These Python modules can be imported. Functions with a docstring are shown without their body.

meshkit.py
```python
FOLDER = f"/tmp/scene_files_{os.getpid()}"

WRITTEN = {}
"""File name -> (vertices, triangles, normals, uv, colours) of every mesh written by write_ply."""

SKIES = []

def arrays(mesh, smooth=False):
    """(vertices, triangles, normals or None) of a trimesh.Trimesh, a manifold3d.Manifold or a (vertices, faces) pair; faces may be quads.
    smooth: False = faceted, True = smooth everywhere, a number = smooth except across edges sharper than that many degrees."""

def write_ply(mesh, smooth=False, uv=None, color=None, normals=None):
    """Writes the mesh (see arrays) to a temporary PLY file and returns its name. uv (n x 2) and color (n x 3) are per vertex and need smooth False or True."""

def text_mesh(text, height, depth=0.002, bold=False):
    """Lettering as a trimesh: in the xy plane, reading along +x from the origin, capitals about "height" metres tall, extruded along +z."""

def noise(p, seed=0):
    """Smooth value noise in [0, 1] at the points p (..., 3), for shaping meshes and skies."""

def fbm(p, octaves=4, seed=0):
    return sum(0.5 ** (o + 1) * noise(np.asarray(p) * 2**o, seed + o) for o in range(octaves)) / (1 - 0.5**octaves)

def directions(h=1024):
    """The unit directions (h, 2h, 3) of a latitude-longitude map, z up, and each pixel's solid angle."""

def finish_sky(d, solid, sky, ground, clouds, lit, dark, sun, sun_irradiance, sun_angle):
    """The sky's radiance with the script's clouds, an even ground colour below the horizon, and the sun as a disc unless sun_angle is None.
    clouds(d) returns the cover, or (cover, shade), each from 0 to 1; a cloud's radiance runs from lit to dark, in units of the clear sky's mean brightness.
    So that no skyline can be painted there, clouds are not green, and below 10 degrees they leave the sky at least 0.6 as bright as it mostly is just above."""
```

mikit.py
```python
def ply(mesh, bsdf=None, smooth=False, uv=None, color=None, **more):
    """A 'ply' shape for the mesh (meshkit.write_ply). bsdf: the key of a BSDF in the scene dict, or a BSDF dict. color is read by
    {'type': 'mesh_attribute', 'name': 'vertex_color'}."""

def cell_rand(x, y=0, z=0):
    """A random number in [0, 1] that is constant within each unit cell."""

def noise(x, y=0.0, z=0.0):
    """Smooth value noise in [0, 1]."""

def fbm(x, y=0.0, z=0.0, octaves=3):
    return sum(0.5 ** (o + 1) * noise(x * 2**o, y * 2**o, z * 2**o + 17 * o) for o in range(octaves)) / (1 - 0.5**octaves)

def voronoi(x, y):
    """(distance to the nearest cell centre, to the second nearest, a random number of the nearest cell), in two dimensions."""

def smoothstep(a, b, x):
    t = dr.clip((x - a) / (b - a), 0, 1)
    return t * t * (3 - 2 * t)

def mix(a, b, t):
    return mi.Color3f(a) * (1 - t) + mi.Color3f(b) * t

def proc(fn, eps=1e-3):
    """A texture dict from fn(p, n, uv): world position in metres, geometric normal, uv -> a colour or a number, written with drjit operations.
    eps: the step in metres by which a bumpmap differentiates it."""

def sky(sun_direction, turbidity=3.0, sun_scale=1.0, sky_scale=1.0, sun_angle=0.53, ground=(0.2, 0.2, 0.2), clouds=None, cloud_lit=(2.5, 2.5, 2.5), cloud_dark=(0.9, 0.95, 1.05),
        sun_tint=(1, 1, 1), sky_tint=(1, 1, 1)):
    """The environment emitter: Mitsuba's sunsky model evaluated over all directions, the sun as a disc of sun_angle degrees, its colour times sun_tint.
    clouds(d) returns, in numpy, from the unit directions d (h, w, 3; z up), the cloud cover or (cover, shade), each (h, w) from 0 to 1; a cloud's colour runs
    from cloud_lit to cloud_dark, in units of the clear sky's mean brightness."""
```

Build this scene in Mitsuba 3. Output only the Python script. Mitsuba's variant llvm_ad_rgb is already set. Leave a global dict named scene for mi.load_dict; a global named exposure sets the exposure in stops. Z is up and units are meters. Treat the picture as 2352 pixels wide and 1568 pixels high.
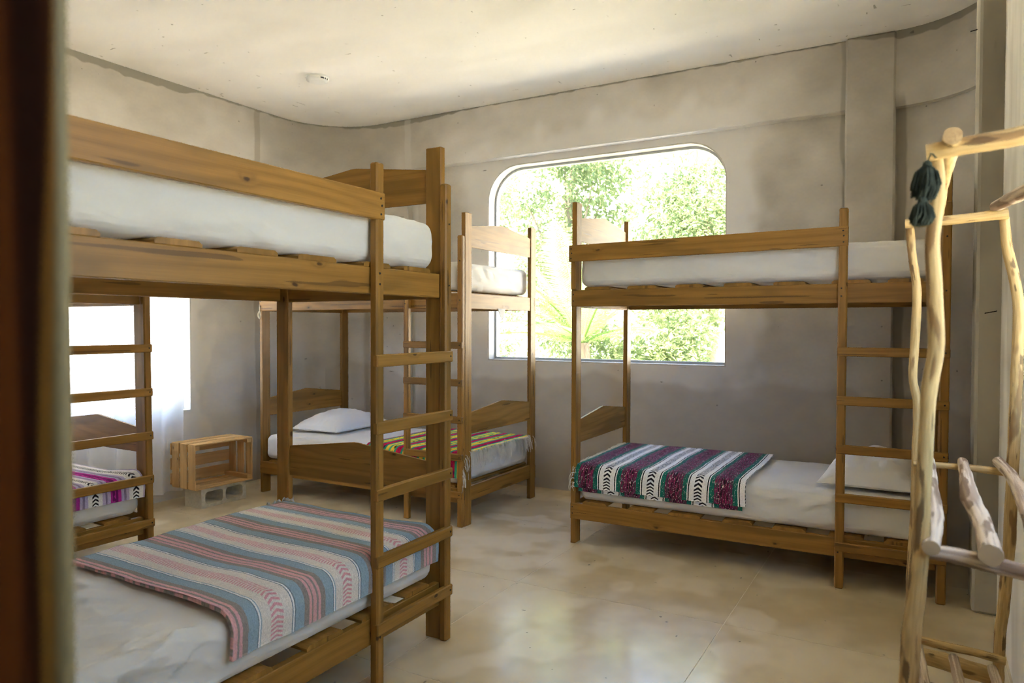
import math, random
import numpy as np, trimesh, manifold3d as m3
import mitsuba as mi, drjit as dr
import mikit, meshkit
from mikit import proc, noise, fbm, cell_rand, smoothstep, mix
from shapely.geometry import Polygon, Point, box as sbox

T = mi.ScalarTransform4f
scene, labels = {}, {}

# ---------------------------------------------------------------- camera, sky, sun, exposure
FPX, YAW, PITCH, ROLL, EYE = 1647.43, 29.8384, 1.2567, 0.0672, 1.3498
_y, _p, _r = np.radians([YAW, PITCH, ROLL])
FWD = np.array([-np.sin(_y) * np.cos(_p), np.cos(_y) * np.cos(_p), -np.sin(_p)])
_rt = np.array([np.cos(_y), np.sin(_y), 0.0])
RIGHT = _rt * np.cos(_r) + np.cross(_rt, FWD) * np.sin(_r)
UP = np.cross(RIGHT, FWD)
CAM = np.array([0, 0, EYE])
scene['camera'] = {'type': 'thinlens', 'fov': float(2 * np.degrees(np.arctan(1176 / FPX))), 'fov_axis': 'x',
                   'near_clip': 0.05, 'far_clip': 500.0, 'aperture_radius': 0.0035, 'focus_distance': 3.4,
                   'to_world': T().look_at(origin=CAM.tolist(), target=(CAM + FWD).tolist(), up=UP.tolist())}
exposure = 5.6
SUN = (0.08, -0.5, 0.86)
scene['sky'] = mikit.sky(SUN, turbidity=3.0, sun_scale=1.0, sky_scale=1.0, ground=(0.25, 0.24, 0.21))


# ---------------------------------------------------------------- helpers
def numbered(name):
    k, n = name, 0
    while k in scene or k in labels or any(s.startswith(k + '__') for s in scene):
        n += 1
        k = f'{name}_{n:03d}'
    return k


def tag(key, label=None, cat=None, group=None, kind=None):
    d = labels.setdefault(key, {})
    for a, b in (('label', label), ('category', cat), ('group', group), ('kind', kind)):
        if b:
            d[a] = b
    return key


_taken = {}


def key_for(name, parent):
    base = f'{parent}__{name}' if parent else name
    n = _taken.get(base, -1) + 1
    _taken[base] = n
    return base if n == 0 else f'{base}_{n:03d}'


def thing(name, label, cat, group=None):
    return tag(key_for(name, None), label, cat, group)


def add(name, mesh, bsdf, parent=None, smooth=False, uv=None, color=None, **tags):
    k = key_for(name, parent)
    scene[k] = mikit.ply(mesh, bsdf, smooth=smooth, uv=uv, color=color)
    if tags:
        tag(k, **tags)
    return k


def unmerge(mesh):
    v = mesh.vertices[mesh.faces].reshape(-1, 3)
    return trimesh.Trimesh(v, np.arange(len(v)).reshape(-1, 3), process=False)


def hull(pts):
    return trimesh.convex.convex_hull(np.asarray(pts, float))


def cbox(a, b, c=0.003):
    """chamfered box between corners a and b"""
    a, b = np.minimum(a, b), np.maximum(a, b)
    c = min(c, (b - a).min() * 0.4)
    pts = []
    for i in range(8):
        s = np.array([i & 1, (i >> 1) & 1, (i >> 2) & 1])
        p = np.where(s, b, a)
        d = np.where(s, -1, 1) * c
        for k in range(3):
            q = p + d
            q[k] = p[k]
            pts.append(q)
    return hull(pts)


def plainbox(a, b):
    a, b = np.asarray(a, float), np.asarray(b, float)
    m = trimesh.creation.box(extents=np.abs(b - a))
    m.apply_translation((a + b) / 2)
    return m


def grain_uv(mesh, axis, rng):
    """uv in metres: u along the grain axis, v across, per face; with a random piece offset"""
    m = unmerge(mesh)
    fn = np.repeat(np.abs(m.face_normals), 3, axis=0)
    v = m.vertices
    o = [k for k in range(3) if k != axis]
    across = np.where(fn[:, o[0]] > fn[:, o[1]], v[:, o[1]], v[:, o[0]])
    face = np.where(fn[:, o[0]] > fn[:, o[1]], 0.37, 0.0) + np.where(fn[:, axis] > 0.7, 0.9, 0)
    off = rng.integers(1, 400)
    uv = np.stack([v[:, axis] + 20 * off + 3, across + face + rng.random() * 5 + 2], 1)
    end = fn[:, axis] > 0.7
    uv[end, 0] = 20 * off + 3 + v[end][:, o[0]] * 0.3
    return m, uv


def frame(x, y, z=0, deg=0, lean=0):
    a = math.radians(deg)
    M = np.eye(4)
    M[:2, :2] = [[math.cos(a), -math.sin(a)], [math.sin(a), math.cos(a)]]
    S = np.eye(4)
    S[0, 2] = lean
    M = M @ S
    M[:3, 3] = [x, y, z]
    return M


def moved(mesh, M):
    m = mesh.copy()
    m.apply_transform(M)
    return m


def catmull(pts, n=8):
    p = np.asarray(pts, float)
    p = np.vstack([2 * p[0] - p[1], p, 2 * p[-1] - p[-2]])
    out = []
    for i in range(1, len(p) - 2):
        for t in np.linspace(0, 1, n, endpoint=False):
            out.append(0.5 * (2 * p[i] + (p[i + 1] - p[i - 1]) * t + (2 * p[i - 1] - 5 * p[i] + 4 * p[i + 1] - p[i + 2]) * t * t
                              + (3 * p[i] - p[i - 1] - 3 * p[i + 1] + p[i + 2]) * t ** 3))
    out.append(p[-2])
    return np.array(out)


def tube(path, radii, sides=12, rough=0.0, seed=0, caps=True):
    """a tube along path with per-point radius; returns mesh and uv (u along, v around)"""
    P = np.asarray(path, float)
    R = np.broadcast_to(radii, len(P)).astype(float).copy()
    t = np.gradient(P, axis=0)
    t /= np.linalg.norm(t, axis=1, keepdims=True)
    ref = np.array([0.31, 0.77, 0.21]) if abs(t[0] @ [0.31, 0.77, 0.21]) < 0.8 else np.array([1.0, 0, 0])
    n = np.cross(t[0], ref)
    n /= np.linalg.norm(n)
    V, UV = [], []
    s = np.r_[0, np.cumsum(np.linalg.norm(np.diff(P, axis=0), axis=1))]
    for i in range(len(P)):
        n = n - t[i] * (n @ t[i])
        n /= np.linalg.norm(n)
        b = np.cross(t[i], n)
        a = np.arange(sides) / sides * 2 * np.pi
        ring = np.cos(a)[:, None] * n + np.sin(a)[:, None] * b
        rr = R[i]
        if rough:
            q = np.c_[np.cos(a) * 1.3, np.sin(a) * 1.3, np.full(sides, s[i] * 14 + seed * 7.3)]
            rr = R[i] * (1 + rough * (meshkit.fbm(q + seed, 2) - 0.5) * 2)[:, None]
        V.append(P[i] + ring * rr)
        UV.append(np.c_[np.full(sides, s[i]), a / 6.2832])
    V, UV = np.vstack(V), np.vstack(UV)
    F = []
    k = np.arange(sides)
    k2 = (k + 1) % sides
    for i in range(len(P) - 1):
        a, b, c, d = i * sides + k, i * sides + k2, (i + 1) * sides + k2, (i + 1) * sides + k
        F += [np.c_[a, b, c], np.c_[a, c, d]]
    if caps:
        for i, e in ((0, -1), (len(P) - 1, 1)):
            c0 = len(V)
            ringv = V[i * sides:(i + 1) * sides]
            V = np.vstack([V, ringv, P[i][None] + t[i] * 0.001 * e])
            UV = np.vstack([UV, np.c_[np.full(sides + 1, 50 + i), np.r_[np.zeros(sides) + .5, 0.0]]])
            a, b = c0 + k, c0 + k2
            cc = np.full(sides, c0 + sides)
            F.append(np.c_[a, cc, b] if e > 0 else np.c_[a, b, cc])
            if e < 0:
                F[-1] = F[-1][:, ::-1]
                F[-1] = np.c_[b, a, cc]
            else:
                F[-1] = np.c_[a, b, cc]
    F = np.vstack(F)
    m = trimesh.Trimesh(V, F, process=False)
    if m.volume < 0:
        m.faces = m.faces[:, ::-1]
    return m, UV


def grid_mesh(V, nu, nv):
    i, j = np.meshgrid(np.arange(nu - 1), np.arange(nv - 1), indexing='ij')
    a = (i * nv + j).ravel()
    return np.vstack([np.c_[a, a + nv, a + nv + 1], np.c_[a, a + nv + 1, a + 1]])


def px(x, y, Y):
    """the world point at picture position x, y on the plane of depth Y"""
    d = FWD + RIGHT * (x - 1176) / FPX - UP * (y - 784) / FPX
    return CAM + d * Y / d[1]


# ---------------------------------------------------------------- materials
def principled(col, rough=0.6, spec=0.4, **k):
    c = col if isinstance(col, dict) else {'type': 'rgb', 'value': list(col)}
    return {'type': 'twosided', 'bsdf': {'type': 'principled', 'base_color': c, 'roughness': rough, 'specular': spec, **k}}


def wood_fn(light, dark, stain, knot, grain=1.0, tint=0.25):
    def fn(p, n, uv):
        pid = dr.floor(uv.x / 20)
        u, v = uv.x - pid * 20, uv.y
        r = cell_rand(pid, 3)
        cu, cv = dr.floor(u / 0.31), dr.floor(v / 0.075)
        r1, r2, r3 = cell_rand(cu, cv, pid), cell_rand(cu, cv, pid + 77), cell_rand(cu, cv, pid + 154)
        du, dv = u - (cu + 0.25 + 0.5 * r1) * 0.31, v - (cv + 0.3 + 0.4 * r2) * 0.075
        d = dr.sqrt(dr.square(du * 0.5) + dr.square(dv)) + 0.006 * (noise(u * 60, v * 60, pid) - 0.5) + dr.select(r3 < 0.10, 0.0, 1.0)
        bend = dr.exp(-dr.square(d / 0.016))
        ph = v * 150 + fbm(u * 1.3 + 31 * r, v * 8, 0, 2) * 16 + bend * 6
        g = 0.5 + 0.5 * dr.sin(ph)
        fine = noise(u * 9, v * 420, pid)
        streak = fbm(u * 1.6, v * 30, pid + 5, 2)
        c = mix(light, dark, dr.clip((0.3 * g * g + 0.3 * fine + 0.55 * streak - 0.1) * grain, 0, 1))
        c = mix(c, stain, 0.6 * smoothstep(0.50, 0.70, fbm(u * 2.4, v * 14, pid + 9, 3)))
        ck = fbm(u * 3.1, v * 55, pid + 21, 2)
        c = mix(c, knot, 0.55 * smoothstep(0.80, 0.83, ck))
        c = mix(c, knot, smoothstep(0.008, 0.003, d) * 0.75 + 0.22 * bend)
        return c * (1 - tint / 2 + tint * r)
    return fn


scene['pine'] = principled(proc(wood_fn((0.33, 0.172, 0.036), (0.19, 0.088, 0.015), (0.15, 0.078, 0.016), (0.06, 0.025, 0.008))), 0.42, 0.4)
scene['crate_wood'] = principled(proc(wood_fn((0.62, 0.40, 0.17), (0.44, 0.25, 0.09), (0.40, 0.21, 0.06), (0.12, 0.05, 0.015), 0.9)), 0.6, 0.3)


def stick_fn(p, n, uv):
    u, v = uv.x, uv.y
    bark = fbm(u * 9 + dr.floor(p.x * 3), v * 5, p.z * 2, 3)
    fine = noise(u * 30, v * 40, 3)
    c = mix((0.55, 0.40, 0.185), (0.42, 0.28, 0.11), fine)
    c = mix(c, (0.22, 0.12, 0.045), 0.85 * smoothstep(0.56, 0.66, bark))
    kd = fbm(u * 14, v * 9, 9, 2)
    c = mix(c, (0.10, 0.055, 0.025), 0.8 * smoothstep(0.74, 0.82, kd))
    return dr.select(u > 40, mix((0.45, 0.32, 0.16), (0.33, 0.21, 0.1), noise(p.x * 300, p.z * 300)), c)


def grey_stick_fn(p, n, uv):
    u, v = uv.x, uv.y
    f = fbm(u * 5, v * 16, 1, 3)
    c = mix((0.55, 0.46, 0.36), (0.34, 0.26, 0.20), smoothstep(0.35, 0.65, f))
    c = mix(c, (0.16, 0.10, 0.06), 0.8 * smoothstep(0.62, 0.7, fbm(u * 8, v * 6, 4, 2)))
    return dr.select(u > 40, mi.Color3f(0.4, 0.3, 0.18), c)


scene['driftwood'] = principled(proc(stick_fn), 0.6, 0.3)
scene['grey_driftwood'] = principled(proc(grey_stick_fn), 0.7, 0.25)


def plaster_fn(p, n, uv):
    x, y, z = p.x, p.y, p.z
    big = fbm(x * 0.9 + 3, y * 0.9, z * 0.9, 3)
    mid = fbm(x * 3.1, y * 3.1 + 7, z * 2.2, 3)
    trow = fbm(x * 5 + z * 2, y * 5, z * 9 - x * 2, 3)
    fine = noise(x * 70, y * 70, z * 70)
    c = mix((0.64, 0.605, 0.55), (0.47, 0.435, 0.375), smoothstep(0.36, 0.64, 0.6 * big + 0.4 * mid))
    c = c * (0.90 + 0.16 * trow + 0.05 * fine)
    back = dr.select(y > 5.0, 1.0, 0.0)
    # ragged pale repair plaster round the back window
    dx = dr.maximum(dr.maximum(-3.29 - x, x + 1.25), 0)
    dz = dr.maximum(dr.maximum(1.05 - z, z - 2.72), 0)
    ring = smoothstep(0.30, 0.10, dr.sqrt(dx * dx + dz * dz) + 0.42 * (fbm(x * 4, z * 4, 5, 3) - 0.5))
    c = mix(c, (0.74, 0.72, 0.69), 0.8 * ring * back)
    # darker damp cement below the sill, ragged upper boundary
    low = smoothstep(0.03, -0.03, z - 0.93 - 0.35 * (fbm(x * 2.2, y * 2.2, 3, 3) - 0.5))
    c = mix(c, (0.38, 0.33, 0.275), 0.45 * low * back)
    # pale patch beside the curtained window
    dy = dr.maximum(y - 3.68, 0)
    lp = smoothstep(0.25, 0.12, dy + 0.5 * (fbm(y * 4.5, z * 4.5, 8, 3) - 0.5)) * dr.select(x < -4.9, 1.0, 0.0)
    c = mix(c, (0.74, 0.69, 0.60), 0.7 * lp * dr.select(z < 2.3, 1.0, 0.0))
    # bare cement seam under the ceiling
    w = 0.010 + 0.075 * fbm(x * 1.7, y * 1.7, 2, 2) * smoothstep(0.48, 0.66, fbm(x * 0.9 + 9, y * 0.9, 1, 2))
    top = smoothstep(w + 0.006, w - 0.006, 3.225 - z + 0.02 * (noise(x * 20, y * 20, 4) - 0.5))
    c = mix(c, (0.24, 0.225, 0.175), 0.8 * top)
    # vertical cement seams
    def seam(at, half, k):
        j = 0.05 * (fbm(z * 3, k, 0, 3) - 0.5)
        return smoothstep(half + 0.008, half - 0.008, dr.abs(at + j))
    c = mix(c, (0.30, 0.27, 0.22), 0.75 * back * seam(x + 0.147, 0.03, 1.0) * smoothstep(2.85, 2.75, z))
    c = mix(c, (0.33, 0.31, 0.26), 0.6 * back * seam(x + 0.475, 0.014, 2.0))
    c = mix(c, (0.58, 0.55, 0.50), 0.5 * back * seam(x + 4.08, 0.035, 3.0))
    c = mix(c, (0.32, 0.27, 0.20), 0.5 * seam(y - 4.34, 0.03, 4.0) * dr.select(x < -5.0, 1.0, 0.0))
    # small pits and spots
    sp = noise(x * 26, y * 26, z * 26)
    return mix(c, (0.14, 0.12, 0.09), 0.7 * smoothstep(0.955, 0.975, sp))


def plaster_bump(p, n, uv):
    return fbm(p.x * 6, p.y * 6, p.z * 6, 3) + 0.25 * fbm(p.x * 30, p.y * 30, p.z * 30, 2)


scene['plaster'] = {'type': 'twosided', 'bsdf': {'type': 'bumpmap', 'arbitrary': proc(plaster_bump, 4e-3), 'scale': 0.006,
                    'bsdf': {'type': 'principled', 'base_color': proc(plaster_fn), 'roughness': 0.85, 'specular': 0.2}}}


def white_plaster_fn(p, n, uv):
    f = fbm(p.x * 4, p.y * 4, p.z * 1.3, 3)
    return mix((0.66, 0.635, 0.58), (0.50, 0.47, 0.41), smoothstep(0.35, 0.7, f))


scene['white_plaster'] = principled(proc(white_plaster_fn), 0.6, 0.3)


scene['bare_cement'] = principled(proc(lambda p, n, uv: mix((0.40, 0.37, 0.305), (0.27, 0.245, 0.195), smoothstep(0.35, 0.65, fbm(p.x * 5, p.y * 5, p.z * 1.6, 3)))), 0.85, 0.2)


def ceiling_fn(p, n, uv):
    f = fbm(p.x * 1.1, p.y * 2.5, 0, 3)
    c = mix((0.86, 0.832, 0.775), (0.80, 0.772, 0.712), smoothstep(0.35, 0.65, f))
    return mix(c, (0.3, 0.27, 0.2), 0.7 * smoothstep(0.965, 0.985, noise(p.x * 22, p.y * 22, 2)))


scene['ceiling_paint'] = principled(proc(ceiling_fn), 0.75, 0.2)


def floor_fn(p, n, uv):
    f = fbm(p.x * 1.6, p.y * 1.6, 1, 4)
    g = fbm(p.x * 6 + 4, p.y * 6, 2, 3)
    c = mix((0.58, 0.49, 0.335), (0.46, 0.365, 0.215), smoothstep(0.32, 0.68, 0.65 * f + 0.35 * g))
    c = mix(c, (0.64, 0.56, 0.43), 0.5 * smoothstep(0.58, 0.7, fbm(p.x * 3 + 8, p.y * 3, 7, 3)))
    return mix(c, (0.12, 0.09, 0.06), 0.7 * smoothstep(0.972, 0.985, noise(p.x * 24, p.y * 24, 6)))


def floor_rough(p, n, uv):
    return 0.13 + 0.16 * fbm(p.x * 5, p.y * 5, 3, 3)


scene['floor_concrete'] = principled(proc(floor_fn), proc(floor_rough), 0.65)
scene['joint_white'] = principled((0.68, 0.60, 0.47), 0.7)
def crease(p, n, uv):
    w = fbm(p.x * 2.2, p.y * 2.2, p.z * 3, 2)
    a = dr.abs(noise(p.x * 6 + p.y * 5 + w * 5, p.y * 4 - p.x * 4 + p.z * 12, p.z * 7) - 0.5)
    b = dr.abs(noise(p.x * 13 - p.y * 9 + w * 6, p.y * 9 + p.x * 6 + p.z * 22, 3 + p.z * 9) - 0.5)
    return 1.3 * a + 0.55 * b + 0.4 * w


scene['sheet'] = {'type': 'twosided', 'bsdf': {'type': 'bumpmap', 'arbitrary': proc(crease, 3e-3), 'scale': 0.022,
                  'bsdf': {'type': 'principled', 'base_color': {'type': 'rgb', 'value': [0.665, 0.65, 0.61]}, 'roughness': 0.85, 'specular': 0.15, 'sheen': 0.3}}}
scene['pillow_cloth'] = principled((0.80, 0.785, 0.76), 0.85, 0.15, sheen=0.3)
scene['screw'] = principled((0.02, 0.016, 0.012), 0.5)
scene['metal_frame'] = principled((0.42, 0.43, 0.44), 0.45, 0.5, metallic=0.6)
scene['plastic'] = principled((0.78, 0.77, 0.74), 0.4, 0.5)
scene['plastic_dark'] = principled((0.05, 0.05, 0.05), 0.5)
scene['switch_grey'] = principled((0.42, 0.43, 0.42), 0.35, 0.5)
scene['block_concrete'] = principled(proc(lambda p, n, uv: mix((0.62, 0.58, 0.46), (0.44, 0.40, 0.30), fbm(p.x * 60, p.y * 60, p.z * 60, 3))), 0.95, 0.1)
scene['glass'] = {'type': 'thindielectric'}
scene['curtain_cloth'] = {'type': 'principledthin', 'base_color': {'type': 'rgb', 'value': [0.88, 0.88, 0.89]}, 'roughness': 0.7, 'diff_trans': 1.0, 'spec_trans': 0.0}
scene['fringe_white'] = principled((0.80, 0.77, 0.70), 0.9, 0.1)
scene['fringe_grey'] = principled((0.55, 0.56, 0.55), 0.9, 0.1)
scene['tassel_yarn'] = principled(proc(lambda p, n, uv: mix((0.012, 0.016, 0.013), (0.05, 0.06, 0.045), noise(p.x * 180, p.y * 180, p.z * 60))), 0.95, 0.1)
scene['rope'] = principled((0.70, 0.64, 0.50), 0.9, 0.1)
scene['bark'] = principled(proc(lambda p, n, uv: mix((0.30, 0.24, 0.17), (0.18, 0.14, 0.10), fbm(p.x * 9, p.y * 9, p.z * 3, 3))), 0.9, 0.1)
scene['cardboard'] = principled((0.72, 0.66, 0.52), 0.8)


def leaf_fn(p, n, uv):
    f = fbm(p.x * 1.7, p.y * 1.7, p.z * 1.7, 2)
    r = noise(p.x * 23, p.y * 23, p.z * 23)
    return mix((0.14, 0.20, 0.085), (0.33, 0.40, 0.21), dr.clip(0.7 * f + 0.5 * r - 0.1, 0, 1))


scene['leaf'] = {'type': 'principledthin', 'base_color': proc(leaf_fn), 'roughness': 0.5, 'diff_trans': 0.9, 'spec_trans': 0.0}
scene['palm_leaf'] = {'type': 'principledthin', 'base_color': {'type': 'rgb', 'value': [0.30, 0.43, 0.15]}, 'roughness': 0.4, 'diff_trans': 1.0, 'spec_trans': 0.0}
scene['soil'] = principled(proc(lambda p, n, uv: mix((0.665, 0.665, 0.60), (0.53, 0.535, 0.46), smoothstep(0.4, 0.6, fbm(p.x * 0.7, p.y * 0.7, 0, 4)))), 0.95, 0.1)


def slab_fn(p, n, uv):
    s = uv.x                                                     # metres from the slab's edge
    z = p.z
    w = 0.0065 + 0.0055 * smoothstep(1.50, 1.22, z) + 0.004 * (fbm(z * 6, 1, 0, 3) - 0.5)
    heart = mix((0.022, 0.004, 0.001), (0.15, 0.044, 0.008), smoothstep(0.35, 0.6, fbm(s * 45, z * 1.6, 4, 2)))
    sap = mix((0.30, 0.165, 0.035), (0.22, 0.10, 0.022), fbm(s * 60, z * 7, 2, 2))
    edge = mix((0.23, 0.20, 0.11), (0.19, 0.165, 0.09), noise(s * 80, z * 6))
    c = mix(sap, heart, smoothstep(0, 0.005, s - w - 0.0055 * smoothstep(1.55, 1.35, z) + 0.001))
    return mix(edge, c, smoothstep(-0.002, 0.002, s - w))


scene['slab_wood'] = principled(proc(slab_fn), 0.5, 0.3)


# ------- blanket stripe patterns: list of (width, colour, kind)
def stripes(spec, speckle=0.25, soft=0.0012):
    total = sum(s[0] for s in spec)

    def fn(p, n, uv):
        s, t = uv.x, uv.y
        wob = 0.002 * (noise(t * 40, s * 20, 1) - 0.5)
        q = s + wob
        q = q - dr.floor(q / total) * total
        thread = noise(s * 900, t * 320, 3)
        c, at = mi.Color3f(spec[0][1]), 0.0
        for w, col, kind in spec:
            cc = mi.Color3f(col)
            if kind:
                other = mi.Color3f(kind[1])
                if kind[0] == 'zig':
                    k = dr.abs((q - at) / w - 0.5)
                    tt = t / kind[2] + k * 1.3
                    on = smoothstep(0.44, 0.56, dr.abs(tt - dr.floor(tt) - 0.5) * 2)
                    on *= smoothstep(0.5, 0.44, dr.abs((q - at) / w - 0.5))
                    cc = mix(cc, other, on)
                elif kind[0] == 'speck':
                    a = noise(s * 420, t * 55, 11)
                    cc = mix(cc, other, smoothstep(0.45, 0.65, a))
                    cc = mix(cc, (0.75, 0.7, 0.7), 0.8 * smoothstep(0.78, 0.86, noise(s * 330, t * 200, 5)) * kind[2])
                elif kind[0] == 'dash':
                    a = noise(s * 160, t * 60, 23)
                    cc = mix(cc, other, smoothstep(0.56, 0.64, a))
            c = dr.select(q >= at, cc, c)
            at += w
        return c * (1 - speckle + 2 * speckle * thread)
    return fn


CR, BL, PK, BR, WH = (0.66, 0.615, 0.56), (0.26, 0.355, 0.415), (0.60, 0.345, 0.35), (0.265, 0.235, 0.215), (0.72, 0.72, 0.72)
SL = (0.17, 0.21, 0.25)
scene['blanket_blue'] = principled(proc(stripes([
    (0.016, PK, None), (0.008, BR, None), (0.012, PK, None), (0.022, BR, None), (0.038, BL, None), (0.004, SL, None), (0.006, WH, None), (0.004, BL, None),
    (0.034, CR, None), (0.048, CR, ('zig', (0.60, 0.30, 0.33), 0.014)), (0.034, CR, None),
    (0.004, SL, None), (0.006, WH, None), (0.005, SL, None), (0.038, BL, None), (0.022, BR, None), (0.012, PK, None), (0.006, BR, None)], 0.22)), 0.95, 0.05, sheen=0.4)
GR, MA, KB, W2 = (0.010, 0.150, 0.105), (0.19, 0.020, 0.075), (0.015, 0.012, 0.016), (0.78, 0.77, 0.76)
scene['blanket_green'] = principled(proc(stripes([
    (0.026, GR, ('speck', (0.012, 0.09, 0.07), 0.7)), (0.020, (0.06, 0.05, 0.06), ('speck', MA, 1.0)), (0.022, MA, ('speck', KB, 1.0)), (0.016, KB, ('speck', MA, 1.0)),
    (0.022, MA, ('speck', KB, 1.0)), (0.020, (0.06, 0.05, 0.06), ('speck', MA, 1.0)), (0.026, GR, ('speck', (0.012, 0.09, 0.07), 0.7)),
    (0.006, W2, None), (0.006, KB, None), (0.026, W2, None), (0.046, W2, ('zig', KB, 0.018)), (0.026, W2, None), (0.006, KB, None), (0.006, W2, None)], 0.2)), 0.95, 0.05, sheen=0.3)
RD, TE, YE = (0.52, 0.02, 0.075), (0.035, 0.34, 0.22), (0.80, 0.58, 0.055)
scene['blanket_red'] = principled(proc(stripes([
    (0.030, YE, None), (0.020, TE, None), (0.012, (0.42, 0.015, 0.05), ('dash', (0.10, 0.01, 0.05), 1)), (0.034, RD, ('dash', (0.3, 0.01, 0.06), 1)), (0.012, RD, None),
    (0.018, TE, None), (0.022, YE, None), (0.018, YE, ('dash', (0.03, 0.03, 0.01), 1)), (0.014, YE, None), (0.020, TE, None),
    (0.016, RD, None), (0.014, RD, ('dash', (0.16, 0.01, 0.05), 1)), (0.016, RD, None), (0.018, TE, None), (0.020, YE, ('dash', (0.03, 0.03, 0.01), 1)), (0.016, YE, None), (0.018, TE, None)], 0.2)), 0.95, 0.05)
MG, LI, PU = (0.46, 0.04, 0.30), (0.48, 0.42, 0.60), (0.17, 0.02, 0.13)
scene['blanket_magenta'] = principled(proc(stripes([
    (0.030, MG, ('dash', PU, 1)), (0.012, PU, None), (0.018, MG, None), (0.014, LI, None), (0.012, (0.25, 0.2, 0.32), None), (0.016, LI, None), (0.020, W2, None),
    (0.034, W2, ('zig', KB, 0.020)), (0.020, W2, None), (0.016, LI, None), (0.010, (0.25, 0.2, 0.32), None), (0.018, LI, None)], 0.2)), 0.95, 0.05)

# ---------------------------------------------------------------- the setting
XL, XR, YB, YBEAM, ZC = -5.05, 0.31, 5.30, 5.22, 3.225
WT = 0.20


def extrude(poly, h, M=None):
    m = trimesh.creation.extrude_polygon(poly, h, engine='earcut')
    if M is not None:
        m.apply_transform(M)
    return m


def basis(o, a, b, c):
    M = np.eye(4)
    M[:3, 0], M[:3, 1], M[:3, 2], M[:3, 3] = a, b, c, o
    return M


def round_window(x0, x1, z0, z1, r):
    pts = [(x0, z0), (x1, z0)]
    for cx, a0 in ((x1 - r, 0), (x0 + r, 90)):
        for k in range(13):
            a = math.radians(a0 + 90 * k / 12)
            pts.append((cx + r * math.cos(a), z1 - r + r * math.sin(a)))
    return Polygon(pts)


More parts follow.
